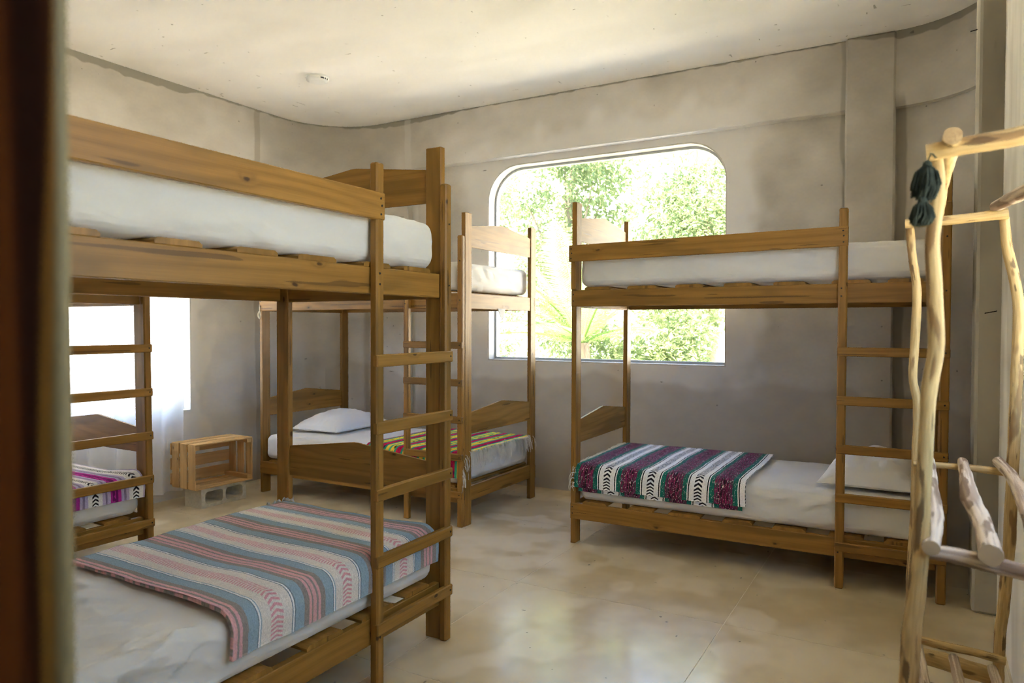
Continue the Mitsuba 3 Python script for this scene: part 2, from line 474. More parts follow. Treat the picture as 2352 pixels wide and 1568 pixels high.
# floor: screed base and the saw-cut panels
fl = add('floor', plainbox((XL - WT, -1.8, -0.15), (1.2, YB + WT, -0.0012)), 'joint_white', kind='structure', label='polished tan concrete floor with thin pale joint lines')
for i in range(6):
    for j in range(7):
        x0, y0 = -5.05 + 1.07 * i, -1.01 - 1.07 + 1.07 * j + 0.0
        y0 = 0.06 - 2.14 + 1.07 * j
        add('panel', cbox((x0 + 0.0015, y0 + 0.0015, -0.006), (min(x0 + 1.0685, 1.2), min(y0 + 1.0685, YB + .05), 0.0), 0.0006), 'floor_concrete', fl)

# ceiling slab, with unseen eaves added to keep direct sun out
add('ceiling', plainbox((XL - 0.45, -1.9, ZC), (XR + 0.9, YB + 0.22, ZC + 0.16)), 'ceiling_paint', kind='structure', label='smooth warm white ceiling')

# back wall with the round-cornered window opening
WX0, WX1, WZ0, WZ1 = -3.284, -1.246, 1.050, 2.715
win = round_window(WX0, WX1, WZ0, WZ1, 0.30)
wall = Polygon([(-4.45, 0), (-0.45, 0), (-0.45, ZC), (-4.45, ZC)]).difference(win)
Mback = basis((0, YB + WT, 0), (1, 0, 0), (0, 0, 1), (0, -1, 0))
wb = add('wall_back', extrude(wall, WT, Mback), 'plaster', kind='structure', label='grey cement back wall with the large round-cornered window')
add('beam', cbox((-4.45, YBEAM, 2.765), (-0.44, YB + .02, ZC), 0.006), 'plaster', wb)
add('pillar', cbox((-0.462, 5.185, 0), (-0.17, YB + WT, ZC), 0.012), 'plaster', wb)
add('pillar', cbox((-4.45, YBEAM + 0.012, 0), (-4.10, YB + .02, ZC), 0.008), 'plaster', wb)
# window frame, glass
fr = win.difference(win.buffer(-0.028))
w1 = add('window_1', extrude(fr, 0.045, basis((0, YB + 0.150, 0), (1, 0, 0), (0, 0, 1), (0, -1, 0))), 'metal_frame', kind='structure', label='fixed window pane with rounded top corners in the back wall')
gp = win.buffer(-0.026)
add('pane', extrude(gp, 0.0, None) if False else trimesh.Trimesh(*(lambda m: (m[0], m[1]))((lambda vf: (np.c_[vf[0][:, 0], np.full(len(vf[0]), YB + 0.128), vf[0][:, 1]], vf[1]))(trimesh.creation.triangulate_polygon(gp, engine='earcut'))), process=False), 'glass', w1)

# rounded corner back left
c0, rr = np.array([-4.42, 4.60]), 0.63
arc = [(c0[0] + rr * math.cos(math.radians(a)), c0[1] + (YBEAM + 0.005 - c0[1]) * math.sin(math.radians(a))) for a in np.linspace(90, 180, 25)]
cor = Polygon([(c0[0], YB + WT), (XL - WT, YB + WT), (XL - WT, c0[1])] + arc[::-1])
add('wall_corner_left', extrude(cor, ZC), 'plaster', kind='structure', smooth=30, label='rounded grey plaster corner behind the back left bunk')


def ell(rx, ry, cx=-0.17, cy=4.60):
    a = np.linspace(90, 0, 25)
    p = [(cx + rx * math.cos(math.radians(t)), cy + ry * math.sin(math.radians(t))) for t in a]
    return Polygon(p + [(cx + rx, 4.0), (1.0, 4.0), (1.0, YB + WT), (cx, YB + WT)])


wr = add('wall_corner_right', extrude(ell(0.56, 0.66), ZC), 'plaster', kind='structure', smooth=30, label='curved grey plaster corner right of the pillar')
add('beam', extrude(ell(0.53, 0.60), ZC - 2.745, frame(0, 0, 2.745)), 'plaster', wr, smooth=30)
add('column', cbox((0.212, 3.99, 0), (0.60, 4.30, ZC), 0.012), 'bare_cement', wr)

# left wall with its window
LY0, LY1, LZ0, LZ1 = 1.75, 3.675, 0.67, 2.15
lw = Polygon([(-1.8, 0), (4.62, 0), (4.62, ZC), (-1.8, ZC)]).difference(sbox(LY0, LZ0, LY1, LZ1))
wl = add('wall_left', extrude(lw, WT, basis((XL - WT, 0, 0), (0, 1, 0), (0, 0, 1), (1, 0, 0))), 'plaster', kind='structure', label='grey plaster left wall')
lf = sbox(LY0, LZ0, LY1, LZ1)
ff = lf.difference(lf.buffer(-0.035, join_style=2)).union(sbox((LY0 + LY1) / 2 - .02, LZ0, (LY0 + LY1) / 2 + .02, LZ1))
w2 = add('window_2', extrude(ff, 0.04, basis((XL - 0.13, 0, 0), (0, 1, 0), (0, 0, 1), (1, 0, 0))), 'metal_frame', kind='structure', label='window with a grey metal frame behind the white curtain')
for a, b in ((LY0 + .03, (LY0 + LY1) / 2 - .018), ((LY0 + LY1) / 2 + .018, LY1 - .03)):
    add('pane', (np.array([[XL - .11, a, LZ0 + .03], [XL - .11, b, LZ0 + .03], [XL - .11, b, LZ1 - .03], [XL - .11, a, LZ1 - .03]]), np.array([[0, 1, 2], [0, 2, 3]])), 'glass', w2)
lin = sbox(LY0, LZ0, LY1, LZ1)
lin = lin.difference(lin.buffer(-0.012, join_style=2))
add('trim_1', extrude(lin, 0.128, basis((XL - 0.125, 0, 0), (0, 1, 0), (0, 0, 1), (1, 0, 0))), 'white_plaster', kind='structure', label='whitewashed reveal of the curtained window')
# whitewashed lip inside the back window opening
lip = win.difference(win.buffer(-0.010))
add('trim_2', extrude(lip, 0.10, basis((0, YB + 0.104, 0), (1, 0, 0), (0, 0, 1), (0, -1, 0))), 'white_plaster', kind='structure', label='white lip around the round-cornered window')

# right wall with its window near the camera
RY0, RY1, RZ0, RZ1 = 0.75, 2.66, 1.06, 2.75
rw = Polygon([(-1.8, 0), (4.05, 0), (4.05, ZC), (-1.8, ZC)]).difference(sbox(RY0, RZ0, RY1, RZ1))
wrt = add('wall_right', extrude(rw, WT, basis((XR, 0, 0), (0, 1, 0), (0, 0, 1), (1, 0, 0))), 'white_plaster', kind='structure', label='pale plaster right wall beside the stick rack')
rf = sbox(RY0, RZ0, RY1, RZ1)
rf = rf.difference(rf.buffer(-0.03, join_style=2))
w3 = add('window_3', extrude(rf, 0.04, basis((XR + .12, 0, 0), (0, 1, 0), (0, 0, 1), (1, 0, 0))), 'metal_frame', kind='structure', label='window in the right wall behind the stick rack')
add('pane', (np.array([[XR + .14, RY0 + .02, RZ0 + .02], [XR + .14, RY1 - .02, RZ0 + .02], [XR + .14, RY1 - .02, RZ1 - .02], [XR + .14, RY0 + .02, RZ1 - .02]]), np.array([[0, 1, 2], [0, 2, 3]])), 'glass', w3)

# front wall and the passage the camera stands in
add('wall_front', plainbox((XL - WT, 0.20, 0), (-0.62, 0.33, ZC)), 'plaster', kind='structure', label='wall beside the doorway')
add('wall_passage', trimesh.util.concatenate([plainbox((-1.25, -1.8, 0), (-1.15, 0.20, ZC)), plainbox((-1.25, -1.9, 0), (1.2, -1.78, ZC))]), 'plaster', kind='structure', label='passage wall behind the doorway')

# heavy wooden door slab close to the lens on the left
dcen = FWD + RIGHT * (165 - 1176) / FPX
e0 = CAM[:2] + dcen[:2] * 0.46
dirv = dcen[:2] / np.linalg.norm(dcen[:2])
left = np.array([-dirv[1], dirv[0]])
nz = 60
Vs, UVs = [], []
zs = np.linspace(0.003, 2.25, nz)
prof = [(0.000, 0.045), (0.000, 0.008), (0.003, 0.002), (0.010, 0.0), (0.05, 0.0), (0.20, 0.0), (0.20, 0.045)]
for z in zs:
    wv = 0.003 * (meshkit.fbm(np.array([[z * 4, 1.0, 2.0]]), 3)[0] - 0.5)
    for a, d in prof:
        q = e0 + left * (a + (wv if a < 0.15 else 0)) + dirv * d
        Vs.append([q[0], q[1], z])
        UVs.append([a, z])
Fs = grid_mesh(None, nz, len(prof))
n0 = len(prof)
mid = np.array(Vs)
capb = [[0, i, i + 1] for i in range(1, n0 - 1)]
capt = [[(nz - 1) * n0, (nz - 1) * n0 + i + 1, (nz - 1) * n0 + i] for i in range(1, n0 - 1)]
backf = []
for i in range(nz - 1):
    a, b, c, d = i * n0, i * n0 + n0 - 1, (i + 1) * n0 + n0 - 1, (i + 1) * n0
    backf += [[a, b, c], [a, c, d]]
add('door_1', trimesh.Trimesh(mid, np.vstack([Fs, capb, capt, backf]), process=False), 'slab_wood', smooth=True, uv=np.array(UVs), kind='structure', label='dark reddish wooden door edge with a raw pale border, blurred at left')

# ---------------------------------------------------------------- bunk beds
BP = dict(L=2.0, W=0.9875, pt=0.0318, pw=0.0794, H=2.1081, Hi=1.9516, Ho=1.95, g0=1.7406, g1=1.8412, b0=1.4677, b1=1.5688, l0=0.1535, l1=0.2528, t=0.0033,
          xi=0.4939, swi=0.0424, swo=0.0424, yo=-0.0347, yi0=-0.0399, yi1=-0.0033, rp=0.0021, rh=0.0466,
          rungs=[1.2422, 0.9913, 0.7421, 0.4917, 0.2402], ub0=1.8787, ub1=2.0216, ub2=2.07, lb0=0.6157, lb1=0.7589, lb2=0.8075)
ST = 0.018                                                       # slat thickness
ZU, ZLO = BP['b1'] + ST + 0.001, BP['l1'] + ST + 0.001            # where the mattresses lie
MH = 0.195


def bunk_bed(label, M, seed, gtilt=0.0):
    rng = np.random.default_rng(seed)
    b = BP
    L, W, pt, pw, H = b['L'], b['W'], b['pt'], b['pw'], b['H']
    bed = thing('bunk_bed', label, 'bunk bed', 'wooden bunk beds')

    def piece(name, a, c, axis, cham=0.003, shear=None):
        m, uv = grain_uv(cbox(a, c, cham), axis, rng)
        if shear:
            m.vertices[:, 2] += shear * m.vertices[:, 0]
        return add(name, moved(m, M), 'pine', bed, uv=uv)

    for x0 in (0, L - pt):
        for y0 in (0, W - pw):
            piece('post', (x0, y0, 0), (x0 + pt, y0 + pw, H + rng.uniform(-.004, .004)), 2)
    for z0, z1 in ((b['b0'], b['b1']), (b['l0'], b['l1'])):
        piece('side_rail', (-0.0015, -b['t'], z0), (L - b['swo'] - 0.001, 0.028, z1), 0)
        piece('side_rail', (-0.0015, W - 0.028, z0), (L + 0.0015, W + b['t'], z1), 0)
    for z0, z1 in ((b['b0'] - .004, b['b1'] - .001), (b['l0'] + .006, b['l1'] + .010)):
        piece('end_rail', (0.003, pw - .001, z0), (0.028, W - pw + .001, z1), 1)
        piece('end_rail', (L - 0.028, pw - .001, z0), (L - 0.005, W - pw + .001, z1), 1)
    # guard rail, notched onto the inner ladder stile, on a spacer at the other end
    yg0 = b['yi0'] - b['rp']
    m, uv = grain_uv(cbox((-0.003, yg0, b['g0'] - .0), (L - b['xi'] + b['swi'] + .002, -0.016, b['g1'])), 0, rng)
    m.vertices[:, 2] += gtilt * m.vertices[:, 0] / 1.5
    add('guard_rail', moved(m, M), 'pine', bed, uv=uv)
    piece('spacer_block', (0.001, -0.017, b['b1'] + .004), (pt - .001, 0.0, b['g1'] - .03), 2)
    # ladder
    piece('ladder_stile', (L - b['xi'], b['yi0'], 0), (L - b['xi'] + b['swi'], b['yi1'], b['Hi']), 2, 0.006)
    piece('ladder_stile', (L - b['swo'], b['yo'], 0), (L, 0.0, b['Ho']), 2, 0.006)
    for z in b['rungs']:
        piece('ladder_rung', (L - b['xi'] - .001, yg0 - .001, z - b['rh']), (L + .0015, -0.019, z), 0, 0.004)
    # gabled boards at both ends
    for x0, x1 in ((0.004, 0.0195), (L - 0.0195, L - 0.006)):
        for za, zb, zc in ((b['ub0'], b['ub1'], b['ub2']), (b['lb0'], b['lb1'], b['lb2'])):
            y0, y1 = pw - .002, W - pw + .002
            mid = W / 2
            poly = Polygon([(y0, za), (y1, za), (y1, zb), (mid + .012, zc), (mid - .012, zc), (y0, zb)])
            m = extrude(poly, x1 - x0, basis((x0, 0, 0), (0, 1, 0), (0, 0, 1), (1, 0, 0)))
            m, uv = grain_uv(m, 1, rng)
            add('end_board', moved(m, M), 'pine', bed, uv=uv)
    # slats under both mattresses
    for z in (b['b1'], b['l1']):
        for k in range(7):
            x = 0.16 + 0.277 * k + rng.uniform(-.02, .02)
            w = 0.165 + rng.uniform(-.02, .02)
            y0 = -0.002 + rng.uniform(0, .006)
            m = hull([(x + sx * (w / 2 - ch), y, z + dz) for sx in (-1, 1) for y in (y0, W - .002) for dz, ch in ((0.0005, 0.0), (ST * .55, 0.0), (ST, 0.012))])
            m, uv = grain_uv(m, 1, rng)
            add('slat', moved(m, M), 'pine', bed, uv=uv)
    # screw heads
    sc = []
    def screw(x, y, z, r=0.0042):
        c = trimesh.creation.cylinder(r, 0.002, sections=8)
        c.apply_transform(basis((x, y, z), (1, 0, 0), (0, 0, 1), (0, -1, 0)))
        sc.append(c)
    for dz in (.02, .052, .078):
        screw(0.013 + rng.uniform(-.004, .004), yg0 - .0005, b['g0'] + dz)
        screw(L - b['xi'] + .022 + rng.uniform(-.004, .004), yg0 - .0005, b['g0'] + dz + gtilt)
    for z in (b['b0'], b['l0']):
        for dz in (.035, .075):
            screw(0.013, -b['t'] - .0005, z + dz)
            screw(L - b['xi'] + .016, b['yi0'] - .0005, z + dz)
    for z in b['rungs']:
        screw(L - .018, yg0 - .0015, z - .022)
    for z in (1.78, 1.52):
        screw(L - .02, b['yo'] - .0005, z)
    add('screw_heads', moved(trimesh.util.concatenate(sc), M), 'screw', bed, kind='stuff', label='small dark screw heads')
    return bed


CREASES = [([(.55, .93), (.50, .70), (.38, .52), (.15, .45)], .016, .016), ([(.48, .93), (.44, .70), (.33, .58), (.12, .52)], .014, .014),
           ([(.84, .30), (.70, .36), (.62, .50), (.60, .66)], .013, .015), ([(.85, .45), (.76, .55), (.72, .74), (.74, .92)], .012, .014),
           ([(.82, .18), (.66, .20), (.54, .30), (.46, .46)], .016, .022), ([(.80, .10), (.60, .10), (.46, .17), (.36, .30)], .016, .024),
           ([(.70, .02), (.55, .05), (.40, .07), (.25, .14)], .014, .020), ([(.86, .62), (.80, .70), (.79, .82), (.82, .93)], .010, .013),
           ([(.66, .55), (.60, .72), (.60, .86), (.63, .95)], .012, .015), ([(.58, .40), (.44, .36), (.32, .40), (.20, .36)], .014, .018)]


def mattress(label, M, z, seed, amp=0.006, group='white sheeted mattresses', fold=0.0):
    W, L = BP['W'], BP['L']
    r = 0.05
    S = m3.Manifold.sphere(r, 20)
    x0, x1, y0, y1 = 0.045, L - 0.05, 0.010, W - 0.02
    parts = [S.translate((x, y, zz)) for x in (x0 + r, x1 - r) for y in (y0 + r, y1 - r) for zz in (z + r, z + MH - r)]
    h = m3.Manifold.batch_hull(parts).refine_to_length(0.010 if fold else 0.015)
    g = h.to_mesh()
    m = trimesh.Trimesh(g.vert_properties[:, :3], g.tri_verts)
    v = m.vertices
    n = m.vertex_normals
    s = seed * 5.1
    top = np.clip((v[:, 2] - z - 0.03) / (MH - 0.03), 0, 1)
    # soft diagonal creases of a stretched sheet
    q = np.c_[v[:, 0] * 3 + s, v[:, 1] * 3, v[:, 2] * 3]
    warp = meshkit.fbm(q, 3, seed) * 2 - 1
    ridge = np.abs(meshkit.noise(np.c_[v[:, 0] * 7 + v[:, 1] * 3 + warp * 2.0 + v[:, 2] * 9, v[:, 1] * 2 - v[:, 0] * 2 + s, v[:, 2] * 4], seed + 3) - 0.5) * 2
    small = meshkit.fbm(np.c_[v[:, 0] * 16 + v[:, 2] * 22, v[:, 1] * 7, v[:, 2] * 7 + s], 2, seed + 7) - 0.5
    f1 = np.abs(meshkit.noise(np.c_[v[:, 0] * 11 + v[:, 1] * 8 + warp * 4 + s, v[:, 1] * 5 - v[:, 0] * 6 + v[:, 2] * 14, v[:, 2] * 8], seed + 11) - .5)
    f2 = np.abs(meshkit.noise(np.c_[v[:, 0] * 8 - v[:, 1] * 14 - warp * 4 + s, v[:, 1] * 5 + v[:, 0] * 7 + v[:, 2] * 20, v[:, 2] * 8], seed + 13) - .5)
    sharp = np.clip(.16 - f1, 0, 1) / .16 + .8 * np.clip(.13 - f2, 0, 1) / .13
    d = amp * (0.9 * warp + 0.75 * sharp * (.5 + warp) - 1.1 * ridge * (0.35 + 0.65 * (1 - top)) + 0.7 * small)
    if fold:
        big = np.abs(meshkit.noise(np.c_[v[:, 0] * 2.2 + warp * 1.2 - v[:, 1] * 2.5, v[:, 1] * 3 + v[:, 0] * 3.5, v[:, 2] * 0 + s], seed + 5) - 0.5) * 2
        d = d * np.clip((0.95 - v[:, 0]) / .2, .3, 1) + fold * (np.clip(0.35 - big, 0, 1) / 0.35) ** 1.6 * top * np.clip((0.88 - v[:, 0]) / 0.15, 0, 1) - 0.004
        for ln, hh, ww in CREASES:
            pl = catmull(ln, 14)
            dist = np.min(np.hypot(v[:, 0, None] - pl[None, :, 0], v[:, 1, None] - pl[None, :, 1]), axis=1)
            t = np.argmin(np.hypot(v[:, 0, None] - pl[None, :, 0], v[:, 1, None] - pl[None, :, 1]), axis=1) / (len(pl) - 1)
            d = d + hh * np.exp(-(dist / ww) ** 2) * np.sin(np.pi * np.clip(t, 0, 1)) ** .6 * top
    under = np.clip((z + 0.02 - v[:, 2]) / 0.02, 0, 1)
    v = v + n * (d * (1 - under))[:, None]
    v[:, 2] = np.maximum(v[:, 2], z)
    m.vertices = v
    return add('mattress', moved(m, M), 'sheet', smooth=True, label=label, cat='mattress', group=group)


def blanket(label, bsdf, M, x0, x1, hang, yb, z, seed, s0=0.0, skew=0.0, second=None, bulge=0.004, curl=None, flip=False):
    """a folded blanket lying across a mattress (top at z + MH), its hem hanging over the front edge"""
    zt, yf, r = z + MH + 0.005, 0.006, 0.05
    nu, nv = int((x1 - x0) / 0.012) + 2, 120
    def sheet(x0, x1, hang, off, th):
        su = np.linspace(0, 1, nu)
        lenflat = yb - (yf + r)
        arc = r * math.pi / 2
        tot = max(hang - r, 0.0) + arc + lenflat
        tv = np.linspace(0, tot, nv)
        U, V = np.meshgrid(su, tv, indexing='ij')
        down = max(hang - r, 0.0)
        e = 0.007 + off
        a = np.clip((V - down) / r, 0, math.pi / 2)
        flat = np.clip(V - down - arc, 0, None)
        y = (yf + r) - (r + e) * np.cos(a) + flat
        zz = np.where(V < down, zt - r - (down - V), zt - r + (r + e) * np.sin(a))
        x = x0 + (x1 - x0) * U + skew * (V / tot - 0.3)
        q = np.c_[(x * 4).ravel(), (V * 4).ravel(), np.full(x.size, seed * 3.3)]
        w = (meshkit.fbm(q, 3, seed) - 0.35).reshape(x.shape)
        # long folds running across the bed
        w2 = (meshkit.noise(np.c_[(x * 9).ravel(), (V * 1.2).ravel(), np.full(x.size, seed + 0.5)], seed + 2) - 0.3).reshape(x.shape)
        d = bulge * (1.6 * np.clip(w, -.1, 1) + 1.8 * np.clip(w2, -0.1, 1))
        ny, nz_ = -np.cos(a), np.sin(a)
        x = x + 0.012 * (meshkit.fbm(np.c_[(V * 3).ravel(), (U * 2).ravel(), np.full(x.size, seed * 1.7)], 2, seed + 4) - 0.5).reshape(x.shape) * 2
        if curl:
            c = np.clip((U - curl[0]) / (1 - curl[0]), 0, 1)
            d = d + curl[1] * c * c * np.clip(1 - np.abs(V - down - arc) / 0.25, 0, 1)
        top = np.stack([x, y + ny * (th + d), zz + nz_ * (th + d)], -1)
        bot = np.stack([x, y + ny * d * 0.6, zz + nz_ * d * 0.6], -1)
        F = grid_mesh(None, nu, nv)
        Vv = np.vstack([top.reshape(-1, 3), bot.reshape(-1, 3)])
        N = nu * nv
        ring = np.r_[np.arange(nv), np.arange(1, nu) * nv + nv - 1, (nu - 1) * nv + np.arange(nv - 2, -1, -1), np.arange(nu - 2, 0, -1) * nv]
        rn = np.roll(ring, -1)
        F = np.vstack([F, F[:, ::-1] + N, np.c_[ring, ring + N, rn + N], np.c_[ring, rn + N, rn]])
        uvx = (x1 - x0) * (1 - U if flip else U) + s0
        uv = np.vstack([np.stack([uvx, V], -1).reshape(-1, 2)] * 2)
        m = trimesh.Trimesh(Vv, F, process=False)
        if m.volume < 0:
            m.faces = m.faces[:, ::-1]
        return m, uv, top
    m, uv, top = sheet(x0, x1, hang, 0.006 if second else 0.0, 0.009)
    k = add('blanket', moved(m, M), bsdf, smooth=True, uv=uv, label=label, cat='blanket', group='folded striped blankets')
    if second:
        m2, uv2, _ = sheet(second[0], second[1], second[2], 0.0, 0.005)
        add('folded_layer', moved(m2, M), bsdf, k, smooth=True, uv=uv2)
    return k, top


def fringe(parent, M, pts, dirs, bsdf, length, seed, per=3, rad=0.0013):
    rng = np.random.default_rng(seed)
    ms = []
    for p, d in zip(pts, dirs):
        for _ in range(per):
            l = length * rng.uniform(0.6, 1.15)
            q0 = p + rng.normal(0, 0.002, 3)
            d1 = d + rng.normal(0, 0.22, 3)
            path = [q0, q0 + d1 * l * 0.35 + [0, 0, 0.002], q0 + d1 * l * 0.6 + [0, 0, -l * 0.35], q0 + d1 * l * 0.65 + rng.normal(0, .003, 3) + [0, 0, -l * 0.8]]
            ms.append(tube(catmull(path, 3), rad, 4)[0])
    return add('fringe', moved(trimesh.util.concatenate(ms), M), bsdf, parent, smooth=True, kind='stuff', label='twisted white fringe')


MC, MB_, MA_, ML = frame(-1.892, 4.032, 0, 0.689, 0.003), frame(-4.655, 4.013, 0, -0.5, 0.002), frame(-1.772, 0.531, 0, 90.46, 0.004), frame(-3.892, 0.544, 0, 89.354, -0.008)
bunk_bed('large honey-stained bunk bed in front, holding the pale blue and pink blanket', MA_, 11)
bunk_bed('wooden bunk bed in the back corner, holding the red, yellow and green blanket', MB_, 12)
bunk_bed('wooden bunk bed beside the stick rack, holding the green and maroon blanket', MC, 13, gtilt=0.017)
bunk_bed('wooden bunk bed in front of the white curtain, holding the magenta blanket', ML, 14)

mattress('white mattress on the upper bunk of the large front bed', MA_, ZU, 1)
mattress('wrinkled white mattress under the pale blue and pink blanket', MA_, ZLO, 2, 0.017, fold=0.03)
mb_up = mattress('white mattress on the upper bunk in the back corner, before the window edge', MB_, ZU, 3)
mattress('white mattress under the red, yellow and green blanket', MB_, ZLO, 4)
mattress('white mattress on the upper bunk in front of the big window', MC, ZU, 5)
mattress('white mattress under the green and maroon blanket', MC, ZLO, 6)
mattress('white mattress under the magenta blanket', ML, ZLO, 7)
mattress('white mattress on the upper bunk in front of the white curtain', ML, ZU, 8)


def pillow(label, M, cx, cy, z, ax, ay, h, seed, rot=0):
    n = 72
    s = np.linspace(-1, 1, n)
    U, V = np.meshgrid(s, s, indexing='ij')
    edge = np.clip(1 - np.abs(U) ** 2.6, 0, 1) ** 0.6 * np.clip(1 - np.abs(V) ** 2.6, 0, 1) ** 0.6
    q = np.c_[(U * 3).ravel(), (V * 3).ravel(), np.full(U.size, seed * 2.0)]
    w = (meshkit.fbm(q, 3, seed) - 0.5).reshape(U.shape)
    cr = (np.abs(meshkit.noise(np.c_[(U * 5 + V * 2 + w * 2).ravel(), (V * 4).ravel(), np.full(U.size, seed + .3)], seed) - .5) * 2).reshape(U.shape)
    pin = 1 - 0.07 * (1 - np.abs(U) ** 2) * np.abs(V) ** 3 - 0.0
    pin2 = 1 - 0.07 * (1 - np.abs(V) ** 2) * np.abs(U) ** 3
    X, Y = U * ax * pin2, V * ay * pin
    top = edge * h * (0.78 + 0.35 * w) - 0.012 * (1 - cr) * edge ** .5 * (1 - edge * .6) + 0.006
    bot = -edge * h * 0.16
    base = -bot.min()
    Vv = np.vstack([np.stack([X, Y, top + base], -1).reshape(-1, 3), np.stack([X, Y, np.minimum(bot, top - .002) + base], -1).reshape(-1, 3)])
    F = grid_mesh(None, n, n)
    N = n * n
    ring = np.r_[np.arange(n), np.arange(1, n) * n + n - 1, (n - 1) * n + np.arange(n - 2, -1, -1), np.arange(n - 2, 0, -1) * n]
    rn = np.roll(ring, -1)
    F = np.vstack([F, F[:, ::-1] + N, np.c_[ring, ring + N, rn + N], np.c_[ring, rn + N, rn]])
    m = trimesh.Trimesh(Vv, F, process=False)
    if m.volume < 0:
        m.faces = m.faces[:, ::-1]
    m.apply_transform(frame(cx, cy, z, rot))
    return add('pillow', moved(m, M), 'pillow_cloth', smooth=True, label=label, cat='pillow')


pillow('white pillow on the lower bunk in the back corner', MB_, 0.36, 0.56, ZLO + MH + 0.006, 0.24, 0.36, 0.165, 1, 4)
pillow('white pillow on the lower bunk beside the stick rack', MC, 1.665, 0.48, ZLO + MH + 0.004, 0.25, 0.36, 0.185, 2, -3)

# blankets
ka, ta = blanket('pale blue, cream and pink striped blanket with a zigzag weave', 'blanket_blue', MA_, 0.90, 1.93, 0.115, 0.93, ZLO, 3, skew=0.05, bulge=0.009, curl=(0.86, 0.02))
fringe(ka, MA_, [ta[-1, -1] + [0.0, -.02 * k, .004] for k in range(4)] + [ta[i, -1] for i in (-3, -6, -9)], [np.array([.3, .6, .2])] * 7, 'fringe_grey', 0.06, 5, 4, 0.003)
kc, tc = blanket('green, maroon and white striped blanket with black herringbone bands', 'blanket_green', MC, 0.035, 1.05, 0.115, 0.94, ZLO, 4, skew=0.0, second=(0.06, 1.03, 0.140), bulge=0.003)
fringe(kc, MC, list(tc[0, ::3]), [np.array([-0.7, 0, 0.15])] * len(tc[0, ::3]), 'fringe_white', 0.05, 6, 3, 0.0018)
kb, tb = blanket('red, yellow and teal striped blanket with white fringe', 'blanket_red', MB_, 1.12, 1.975, 0.15, 0.95, ZLO, 5, s0=0.0, bulge=0.003, flip=True)
fringe(kb, MB_, list(tb[-1, 2::2]), [np.array([0.5, 0, -0.1])] * len(tb[-1, 2::2]), 'fringe_white', 0.11, 7, 3, 0.0014)
kl, tl = blanket('magenta, lilac and white striped blanket with a black zigzag band', 'blanket_magenta', ML, 1.20, 1.945, 0.10, 0.95, ZLO, 6, s0=0.10, bulge=0.006, curl=(0.8, 0.03))

# loose bits of cloth, cord, paper
t_, uv_ = tube(catmull([(0, 0, 0), (.002, 0, -.03), (.004, -.004, -.058)], 6), 0.0035, 8)
lp = [(0.004 + 0.016 * math.sin(a) * (1 if a < 3.14 else 1.1), -0.004 - .004 * math.sin(a), -0.085 + 0.028 * math.cos(a)) for a in np.linspace(0, 2 * math.pi, 17)]
t2, _ = tube(catmull(lp, 4), 0.0035, 8)
add('cord_loop', moved(trimesh.util.concatenate([t_, t2]), MB_ @ frame(0.012, -0.012, BP['b0'] + .05)), 'rope', smooth=True, label='short cream cord with a loop hanging from the back left bunk rail', cat='cord')
tri = hull([(0, 0, 0), (0, .10, 0), (.002, .055, -.085), (.002, .075, -.08), (.006, 0, 0), (.006, .10, 0)])
add('sheet_corner', moved(tri, MB_ @ frame(BP['L'] - .005, 0.42, BP['b0'] + .004)), 'sheet', mb_up)
add('paper_card', moved(cbox((-.05, 0, 0), (.05, .07, .002), .0005), ML @ frame(1.66, 0.015, BP['l1'] + .0025)), 'cardboard', label='small cream card on the lower rail of the curtain-side bunk bed', cat='card')
add('paper_card', moved(cbox((-.05, 0, 0), (.05, .10, .002), .0005), MA_ @ frame(1.72, 0.01, BP['l1'] + .0025)), 'cardboard', label='cream card on the lower rail below the pale blue and pink blanket', cat='card')

# ---------------------------------------------------------------- curtain with rod
nu, nv = 260, 60
yy, zz = np.linspace(1.55, 3.515, nu), np.linspace(0.085, 2.62, nv)
Yc, Zc = np.meshgrid(yy, zz, indexing='ij')
amp = 0.022 + 0.012 * np.cos(Zc * 1.3)
ph = Yc * 34 + 3.0 * meshkit.fbm(np.c_[(Yc * 1.5).ravel(), (Zc * 0.35).ravel(), np.zeros(Yc.size)], 2).reshape(Yc.shape)
Xc = -4.945 + amp * np.sin(ph) + 0.012 * (meshkit.fbm(np.c_[(Yc * 3).ravel(), (Zc * 1.5).ravel(), np.ones(Yc.size)], 3).reshape(Yc.shape) - .5)
Yc = Yc + 0.01 * np.cos(ph) - 0.05 * np.clip(1.2 - Zc, 0, 2) * (Yc > 3.2) * (Yc - 3.2) * 1.2
cm = trimesh.Trimesh(np.stack([Xc, Yc, Zc], -1).reshape(-1, 3), grid_mesh(None, nu, nv), process=False)
cu = thing('curtain', 'long sheer white curtain hanging over the left window', 'curtain')
add('cloth', cm, 'curtain_cloth', cu, smooth=True)
rod, _ = tube([(-4.945, 1.45, 2.63), (-4.945, 2.5, 2.63), (-4.945, 3.66, 2.63)], 0.011, 12)
add('rod', rod, 'metal_frame', cu, smooth=40)
for y in (1.5, 3.62):
    add('bracket', cbox((XL - .001, y - .01, 2.615), (-4.94, y + .01, 2.645), .003), 'metal_frame', cu)

